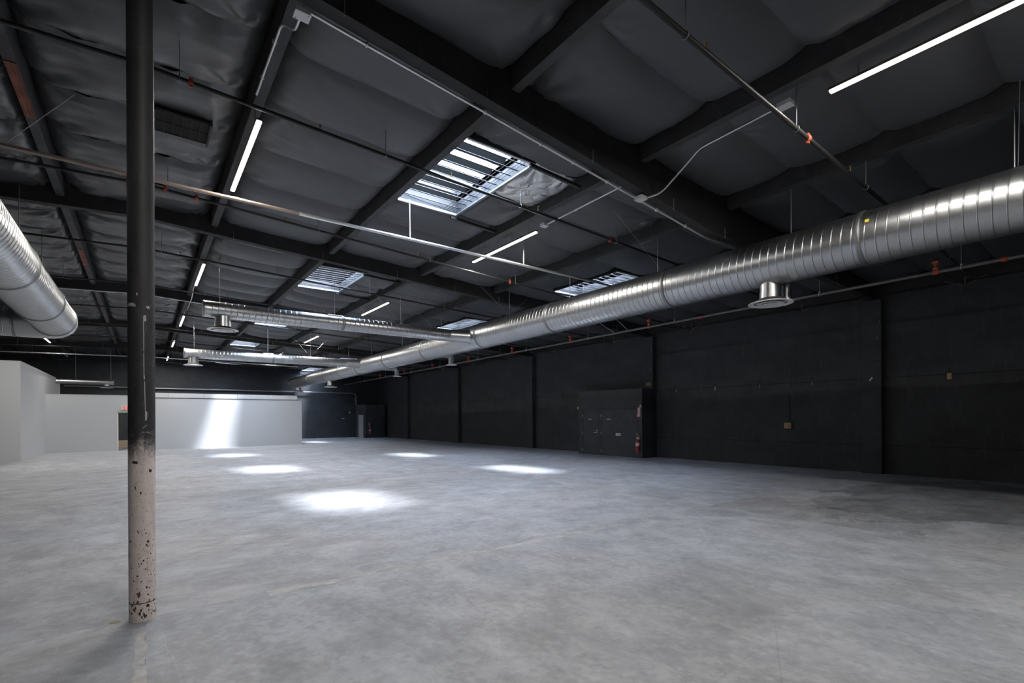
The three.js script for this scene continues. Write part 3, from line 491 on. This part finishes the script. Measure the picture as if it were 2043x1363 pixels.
{ // main along the right wall
  const x = 13.2, t = thing('sprinkler_main', 'long grey sprinkler main with orange couplings along right wall', 'pipe', [13.2, 4.5, 0]), y = (d) => 4.60 - 0.006 * d, ax = new THREE.Vector3(0, 0, -1);
  obj('pipe', pipeGeo([V(x, y(-8), -8), V(x, y(40.6), 40.6)], 0.038, 14), M.pipeGrey, t, false);
  for (const d of [1.88, 8.3, 17.4]) obj('coupling', collar(V(x, y(d), d), ax, 0.038, 0.09), M.red, t, false);
  for (const d of [2.9, 10.15, 13.85, 17.6, 21.3, 25.2, 29, 33]) { // risers feeding the cross pipes: flanged orange fittings
    const f = obj('riser_fitting', [collar(V(x, y(d), d), ax, 0.038, 0.10), lathe([[0.03, 0.03], [0.045, 0.05], [0.045, 0.09], [0.032, 0.10], [0.032, 0.17], [0.06, 0.18], [0.06, 0.23], [0.035, 0.24], [0.03, 0.28]], 18).translate(x, y(d), -d), collar(V(x, y(d) + 0.205, d), new THREE.Vector3(1, 0, 0), 0.05, 0.12)], M.red, t, false);
    for (const [a, b] of [[-0.06, 0.205], [0.06, 0.205], [-0.05, 0.07], [0.05, 0.07]]) sub('bolt', rodGeo(V(x + a - 0.01, y(d) + b, d - 0.05), V(x + a + 0.012, y(d) + b, d + 0.05), 0.008, 6), M.conduit, f);
  }
  for (const d of [2.5, 5.1, 9.2, 12.9, 16.6, 20.4, 24.3, 28, 32, 36]) { obj('hanger_clevis', [orient(new THREE.TorusGeometry(0.046, 0.007, 6, 18).rotateX(Math.PI / 2), V(x, y(d), d), V(x, y(d), d + 1)), rbox(x - 0.015, x + 0.015, y(d) + 0.03, y(d) + 0.075, d - 0.015, d + 0.015, 0.004)], M.conduit, t); obj('hanger_rod', rodGeo(V(x, y(d) + 0.05, d), V(x, 5.25, d), 0.007, 6), M.rod, t); }
  rods(t, [[V(x, y(11.6), 11.6), V(12.3, 5.3, 12.3), 0.012], [V(x, y(11.0), 11.0), V(12.4, 5.3, 11.4), 0.012], [V(x, y(20.3), 20.3), V(11.2, 5.0, 19.6), 0.01]], 'brace');
}
for (const d of [2.89, 6.5, 10.16, 13.8, 17.5, 21.1, 24.7, 28.4]) { // small pendant heads by the wall, held by wires
  const t = thing('pendant_sprinkler', 'small pendant sprinkler held by thin wires near right wall', 'sprinkler', [15.6, 4.66, d], 'pendant sprinklers near the right wall');
  obj('deflector', lathe([[0, 0], [0.045, 0.004], [0.045, 0.012], [0.012, 0.016], [0.012, 0.05]], 14).translate(15.6, 4.65, -d), M.red, t, false);
  obj('stem', rodGeo(V(15.6, 4.68, d), V(15.6, 4.90, d), 0.008, 6), M.rod, t);
  obj('brace_wire', rodGeo(V(15.6, 4.69, d), V(15.6, 4.86, d - 0.38), 0.004, 5), M.rod, t); obj('brace_wire', rodGeo(V(15.6, 4.69, d), V(15.6, 4.86, d + 0.38), 0.004, 5), M.rod, t);
  obj('arm', rodGeo(V(13.27, 4.60, d), V(15.6, 4.70, d), 0.012, 6), M.pipeBlack, t);
}

// ---------- conduits and junction boxes ----------
function conduit(name, label, pts, r, o = {}) { const t = thing(name, label, 'conduit', [pts[0].x, pts[0].y, -pts[0].z]); obj('tube', pipeGeo(pts, r, 10, o.cr ?? 0.12), o.mat ?? M.conduit, t, false); for (const [p, q] of o.clips ?? []) obj('clip', collar(p, q, r, 0.03), M.conduit, t, false); return t; }
function jbox(label, x, y, d, w, l, h = 0.05) { const t = thing('junction_box', label, 'junction box', [x, y, d]); obj('box', rbox(x - w / 2, x + w / 2, y, y + h, d - l / 2, d + l / 2, 0.006), M.boxGrey, t); obj('cover', rbox(x - w / 2 - 0.004, x + w / 2 + 0.004, y - 0.008, y, d - l / 2 - 0.004, d + l / 2 + 0.004, 0.003), M.boxGrey, t); for (const s of [-1, 1]) obj('screw', lathe([[0, -0.004], [0.006, -0.002], [0.006, 0]], 8).translate(x + s * w * 0.36, y - 0.008, -d + s * l * 0.36), M.zincDark, t); return t; }
const gd = G[1] + 0.11, ax1 = new THREE.Vector3(1, 0, 0), az1 = new THREE.Vector3(0, 0, -1);
jbox('white junction box at the girder end of the purlin conduit', 1.24, 5.50, 5.02, 0.14, 0.12);
conduit('electrical_conduit', 'bright conduit along the first girder from box to duct', [V(1.31, yG1(1.31) - 0.025, gd), V(8.2, yG1(8.2) - 0.025, gd), V(12.5, yG1(12.5) - 0.03, gd)], 0.016, { clips: [1.9, 3.4, 4.3, 4.9, 5.6, 6.8, 7.6].map((x) => [V(x, yG1(x) - 0.02, gd), ax1]) });
conduit('electrical_conduit', 'bright conduit bending down the purlin above the nearest light', [V(1.23, 5.51, 5.08), V(1.23, 5.50, 5.25), V(1.17, 5.74, 5.55), V(1.17, 5.76, 7.0)], 0.015, { clips: [5.9, 6.6].map((d) => [V(1.17, 5.76, d), az1]) });
jbox('grey junction box where two conduits meet on the girder', 6.28, yG1(6.28) - 0.08, 4.98, 0.14, 0.14);
conduit('electrical_conduit', 'curved conduit rising from the girder box into the dark bay', [V(6.36, yG1(6.36) - 0.04, 4.93), V(6.47, yG1(6.4), 4.74), V(6.42, 5.30, 4.30), V(6.36, 5.43, 4.0), V(6.34, 5.45, 2.92)], 0.015, { cr: 0.22 });
jbox('grey junction box beside the light in the dark bay', 6.34, 5.42, 2.82, 0.13, 0.16);
conduit('electrical_conduit', 'straight conduit under the purlin beyond the first girder', [V(6.30, 5.40, 5.1), V(6.36, 5.40, 7.3)], 0.015, { clips: [[V(6.34, 5.40, 6.5), az1]] });
jbox('small grey junction box at the near end of that purlin light', 6.38, 5.40, 7.42, 0.13, 0.13);
conduit('electrical_conduit', 'thin conduit linking the lights past the column', [V(1.2, 5.52, 17.0), V(1.2, 5.5, 17.6), V(1.2, 5.36, 18.2), V(1.2, 5.36, 20.3), V(1.2, 5.5, 21.0), V(1.2, 5.52, 22.3)], 0.014);
conduit('electrical_conduit', 'thin conduit running under the third girder', [V(-9, yGir(9) - 0.03, G[3] - 0.1), V(0, yGir(0) - 0.03, G[3] - 0.1), V(8.2, yGir(8.2) - 0.03, G[3] - 0.1)], 0.018);
conduit('electrical_conduit', 'far conduit looping along the wall girder to the left', [V(-14, 4.72, 33.8), V(0.2, 5.05, 33.8), V(8, 4.95, 33.8)], 0.03, { mat: M.rod });

// ---------- ceiling odds and ends ----------
{ const t = thing('vent_grille', 'dark wire vent grille in the insulation by the column', 'vent', [0.45, 5.80, 8.58]);
  obj('vent_hole_shade', box(0.14, 0.78, 5.86, 5.89, 8.28, 8.92), M.holeShade, t);  // solid near-black panel, paints the shade of a hole behind the wires
  for (const d of [8.30, 8.60, 8.90]) obj('wire', rodGeo(V(0.14, 5.85, d), V(0.78, 5.85, d), 0.006, 6), M.beam, t);
  for (let i = 0; i <= 6; i++) obj('wire', rodGeo(V(0.14 + i * 0.106, 5.845, 8.30), V(0.14 + i * 0.106, 5.845, 8.90), 0.005, 6), M.beam, t);
  obj('frame', [box(0.11, 0.14, 5.82, 5.90, 8.26, 8.94), box(0.78, 0.81, 5.82, 5.90, 8.26, 8.94)], M.beam, t); }
for (const [d0, d1, label] of [[8.1, 9.42, 'bare brown wood strip on the purlin left of the column'], [16.0, 17.7, 'bare brown wood strip on the purlin one bay farther on']]) { const t = thing('wood_strip', label, 'board', [-1.24, 5.78, d0]); obj('board', box(-1.24 - PW + 0.004, -1.24 + PW - 0.004, yPur(1.24) - 0.012, yPur(1.24) - 0.001, d0, d1), M.wood, t); }
{ const t = thing('brace_wire', 'thin diagonal wire from the brown pipe to the ceiling', 'wire', [-1.4, 5.08, 8.76]); obj('wire', rodGeo(V(-1.36, 5.09, 8.72), V(-0.7, 5.80, 8.45), 0.005, 5), M.rod, t); }

// ---------- white partitions ----------
{
  const w1 = struct('wall_partition_tall', 'tall white partition block on the left'); obj('wall_face', [box(-16.3, -3.8, 0, 3.85, 26.47, 26.62), box(-3.95, -3.8, 0, 3.85, 26.62, 37.6)], M.white, w1); obj('wall_cap', [box(-16.3, -3.79, 3.85, 3.87, 26.46, 26.63), box(-3.96, -3.79, 3.85, 3.87, 26.63, 37.61)], M.whiteCap, w1);
  const w2 = struct('wall_partition_low', 'low white partition wall crossing the far hall'); const d0 = 32.2, d1 = 32.36;
  obj('wall_face', [box(-3.8, -1.08, 0, 2.83, d0, d1), box(-1.08, -0.10, 1.97, 2.83, d0, d1), box(-0.10, 7.82, 0, 2.70, d0, d1)], M.white, w2); obj('wall_cap', [box(-3.8, -0.1, 2.83, 2.845, d0 - 0.01, d1 + 0.01), box(-0.1, 7.83, 2.70, 2.715, d0 - 0.01, d1 + 0.01)], M.whiteCap, w2);
  obj('door_casing', [box(-1.11, -1.06, 0, 2.0, d0 - 0.012, d1 + 0.01), box(-0.12, -0.07, 0, 2.0, d0 - 0.012, d1 + 0.01), box(-1.11, -0.07, 1.95, 2.0, d0 - 0.012, d1 + 0.01)], M.offWhite, w2);
  const w3 = struct('wall_corridor', 'dark wall behind the white partition doorway'); obj('wall_face', box(-3.8, 7.6, 0.42, 2.7, 35.5, 35.7), M.wallBlack, w3); obj('lit_floor_band', box(-3.8, 7.6, 0, 0.42, 35.5, 35.7), M.beige, w3);  // beige band paints the warm lamplit floor beyond the doorway
  for (let i = 0; i < 5; i++) obj('soffit_panel', rbox(-0.6 + i * 1.65, -0.6 + i * 1.65 + 1.64, 2.765, 3.02, 32.5, 33, 0.006), M.white, w2); obj('soffit_gap_shade', box(-0.6, 7.65, 2.70, 2.76, 32.52, 33), M.beam, w2); obj('soffit_post', box(7.4, 7.52, 0, 2.70, 32.6, 32.9), M.white, w2);  // black box under the soffit panels paints the dark gap there
}
{ // exit sign over the doorway
  const font = await new FontLoader().loadAsync('fonts/droid/droid_sans_bold.typeface.json'), t = thing('exit_sign', 'lit red exit sign over the white doorway', 'sign', [-0.75, 2.12, 32.15]);
  obj('housing', rbox(-0.95, -0.35, 2.08, 2.30, 32.12, 32.2, 0.01), M.offWhite, t);
  const g = new TextGeometry('EXIT', { font, size: 0.15, depth: 0.008, curveSegments: 3 }).translate(-0.85, 2.115, -32.12); obj('letters', g, exitGlow, t);
}

// ---------- black closet against the right wall ----------
{
  const x0 = 15.45, t = thing('utility_closet', 'black closet with two doors built against right wall', 'closet', [x0, 0, 12.24]), xf = x0, yT = 2.72;
  const D1 = [14.49, 15.47], D2 = [12.46, 14.37], dh = 1.94;
  obj('body', [box(xf, 16.11, dh, yT, 12.24, 15.7), box(xf, 16.11, 0, dh, 12.24, D2[0]), box(xf, 16.11, 0, dh, D2[1], D1[0]), box(xf, 16.11, 0, dh, D1[1], 15.7), box(xf + 0.06, xf + 0.1, 0, dh, D2[0], D1[1])], M.doorBlack, t);
  const mk = (a, b, hinges, hd) => { const dr = obj('door', rbox(xf + 0.006, xf + 0.05, 0.012, dh - 0.01, a + 0.02, b - 0.02, 0.003), M.doorBlack, t); for (const y of [0.20, 0.93, 1.66]) for (const h of hinges) sub('hinge', rodGeo(V(xf - 0.004, y - 0.06, h), V(xf - 0.004, y + 0.06, h), 0.011, 8), M.offWhite, dr); if (hd) hd(dr); return dr; };
  mk(...D1, [15.47], (dr) => { sub('lever_handle', [lathe([[0, 0], [0.032, 0], [0.032, 0.012], [0.014, 0.02], [0.014, 0.05], [0, 0.05]], 18).rotateZ(Math.PI / 2).translate(xf + 0.006, 0.95, -14.63), rbox(xf - 0.055, xf - 0.035, 0.94, 0.962, 14.62, 14.75, 0.006)], M.chrome, dr); sub('deadbolt', lathe([[0, 0], [0.03, 0], [0.03, 0.018], [0.012, 0.024], [0, 0.024]], 18).rotateZ(Math.PI / 2).translate(xf + 0.006, 1.04, -14.60), M.chrome, dr); sub('name_plate', rbox(xf - 0.002, xf + 0.006, 1.495, 1.535, 14.92, 15.13, 0.002), M.plaque, dr); });
  mk(...D2, [12.47, 14.36], (dr) => { sub('name_plate', rbox(xf - 0.002, xf + 0.006, 1.495, 1.535, 13.83, 14.05, 0.002), M.plaque, dr); const p = sub('placard', rbox(xf - 0.002, xf + 0.006, 0.84, 0.95, 13.32, 13.57, 0.002), M.offWhite, dr); void p; sub('placard_mark', lathe([[0, 0.001], [0.038, 0.001], [0.038, 0]], 20).rotateZ(Math.PI / 2).translate(xf - 0.002, 0.895, -13.40), M.tag, dr); });
  for (const [d, l] of [[12.29, 'small white wall lamp at the extinguisher corner of closet'], [15.72, 'small white wall lamp at the far corner of closet']]) { const e = thing('wall_lamp', l, 'lamp', [xf, 1.95, d]); obj('shell', rbox(xf - 0.05, xf + (d > 15 ? 0.0 : 0), 1.95, 2.08, d - 0.035, d + 0.035, 0.02), M.offWhite, e); }
}
function extinguisher(label, x, y, d, s) {
  const t = thing('fire_extinguisher', label, 'extinguisher', [x, y, d]), r = 0.065 * s, P = (pts) => lathe(pts.map(([a, b]) => [a * s, b * s]), 24).translate(x, y, -d);
  obj('cylinder', P([[0, 0], [0.055, 0], [0.065, 0.012], [0.065, 0.34], [0.055, 0.38], [0.028, 0.405], [0.022, 0.43], [0, 0.43]]), M.extRed, t, false);
  obj('label_band', lathe([[r + 0.001, 0.19 * s], [r + 0.001, 0.30 * s]], 24).translate(x, y, -d), M.offWhite, t, false);
  obj('green_tag', lathe([[r * 1.02, 0.30 * s], [r * 0.9, 0.365 * s]], 24).translate(x, y, -d), M.extGreen, t, false);
  obj('handle', [rbox(x - 0.012, x + 0.012, y + 0.43 * s, y + 0.46 * s, d - 0.08 * s, d + 0.04 * s, 0.004), orient(new THREE.BoxGeometry(0.02, 0.13 * s, 0.02), V(x, y + 0.49 * s, d), V(x, y + 0.52 * s, d - 0.1))], M.chrome, t);
  obj('hose', pipeGeo([V(x, y + 0.43 * s, d + 0.02), V(x, y + 0.44 * s, d + 0.10 * s), V(x, y + 0.15 * s, d + 0.085 * s)], 0.010, 8, 0.06), M.bar, t, false);
  obj('bracket', rbox(x + r * 0.7, x + r + 0.004, y + 0.1, y + 0.3, d - 0.02, d + 0.02, 0.004), M.bar, t);
}
extinguisher('red fire extinguisher with green tag on the closet corner', 15.37, 0.26, 12.39, 1.12);
extinguisher('red fire extinguisher on the far corner closet', 14.75, 0.35, 39.08, 1.1);
{ const t = thing('extinguisher_sign', 'narrow pink and white sign above the near extinguisher', 'sign', [15.44, 1.6, 12.38]); obj('plate', rbox(15.436, 15.449, 1.60, 1.98, 12.31, 12.45, 0.003), M.pinkSign, t); for (let i = 0; i < 4; i++) obj('mark', box(15.433, 15.437, 1.64 + i * 0.08, 1.70 + i * 0.08, 12.345, 12.415), M.offWhite, t);
  const t2 = thing('extinguisher_sign', 'narrow red sign on the far corner closet', 'sign', [14.6, 1.0, 39.2]); obj('plate', rbox(14.70, 14.78, 0.95, 1.25, 39.17, 39.19, 0.003), M.pinkSign, t2); }

// ---------- far corner ----------
{ const t = thing('corner_closet', 'black closet in the far right corner', 'closet', [14.45, 0, 39.2]); obj('body', rbox(14.45, 16.11, 0, 2.72, 39.2, DEND - 0.01, 0.01), M.wallBlack, t); obj('top_edge', box(14.44, 16.11, 2.72, 2.74, 39.19, DEND - 0.01), M.beam, t);
  const p = thing('white_panel', 'tall narrow white panel beside the far corner closet', 'panel', [14.2, 0, 39.6]); obj('panel', rbox(14.02, 14.40, 0, 1.88, 39.6, 39.7, 0.006), M.diffuser, p); obj('lock', lathe([[0, 0], [0.02, 0], [0.02, 0.02], [0, 0.02]], 12).rotateX(Math.PI / 2).translate(14.2, 1.48, -39.6), M.bar, p); obj('frame', [box(14.0, 14.02, 0, 1.9, 39.58, 39.72), box(14.40, 14.42, 0, 1.9, 39.58, 39.72)], M.tag, p);
  conduit('electrical_conduit', 'grey conduit elbowing down the far wall to the corner closet', [V(-4, 3.72, 41.35), V(14.4, 3.72, 41.35), V(14.4, 2.75, 41.35)], 0.045, { mat: M.rod, cr: 0.3 });
  const s = thing('name_plate', 'small pale plate on the far black wall', 'sign', [13.4, 1.6, 41.45]); obj('plate', rbox(13.28, 13.46, 1.57, 1.63, 41.44, 41.5, 0.004), M.offWhite, s);
  const s2 = thing('wall_switch', 'small white switch above the tall white panel', 'switch', [13.95, 2.05, 41.45]); obj('plate', rbox(13.86, 13.96, 2.02, 2.16, 41.44, 41.5, 0.004), M.offWhite, s2); }

// ---------- right wall fittings ----------
for (let k = 0; k < 20; k++) {
  const d = 3.34 + 1.6 * k; if (G.some((g) => d > g - 0.35 && d < g + 0.3) || (d > 12.1 && d < 15.9)) continue;
  const near = k === 0, t = thing('wall_hook', near ? 'black wall hook holding a tan tag' : 'black wall hook with a narrow hanging strip', 'hook', [WX, 2.62, d], near ? null : 'wall hooks along the right wall');
  obj('bracket', [rbox(WX - 0.012, WX, 2.66, 2.80, d - 0.02, d + 0.02, 0.003), pipeGeo([V(WX - 0.01, 2.74, d), V(WX - 0.06, 2.74, d), V(WX - 0.065, 2.78, d)], 0.012, 8, 0.02)], M.bar, t);
  obj('strip', rbox(WX - 0.016, WX - 0.004, near ? 2.52 : 2.55, near ? 2.68 : 2.67, d - (near ? 0.045 : 0.014), d + (near ? 0.045 : 0.014), 0.003), near ? M.tan : k === 4 ? M.offWhite : k < 7 ? M.tag : M.bar, t);
}
{ const t = thing('outlet_box', 'tan outlet box at the foot of a black wall conduit', 'electrical box', [WX, 1.3, 7.21]); obj('box', rbox(WX - 0.11, WX, 1.21, 1.40, 7.12, 7.32, 0.008), M.tan, t); obj('cover', rbox(WX - 0.125, WX - 0.108, 1.215, 1.395, 7.19, 7.325, 0.004), M.tan, t);
  conduit('electrical_conduit', 'thin black conduit rising from the tan outlet box', [V(WX - 0.02, 1.40, 7.2), V(WX - 0.02, 2.29, 7.2)], 0.013, { mat: M.bar });
  const y = thing('wall_label', 'small olive label on the pilaster above the closet', 'label', [PX, 2.9, 12.4]); obj('plate', rbox(PX - 0.006, PX, 2.84, 2.98, 12.34, 12.58, 0.002), M.olive, y);
  const s = thing('wall_scrap', 'white torn scrap on the nearest pilaster', 'scrap', [PX, 2.6, 4.95]); obj('scrap', orient(new THREE.BoxGeometry(0.01, 0.12, 0.035), V(PX - 0.004, 2.62, 4.95), V(PX - 0.004, 2.7, 4.9)), M.offWhite, s); }

shade(scene);
renderer.render(scene, camera);
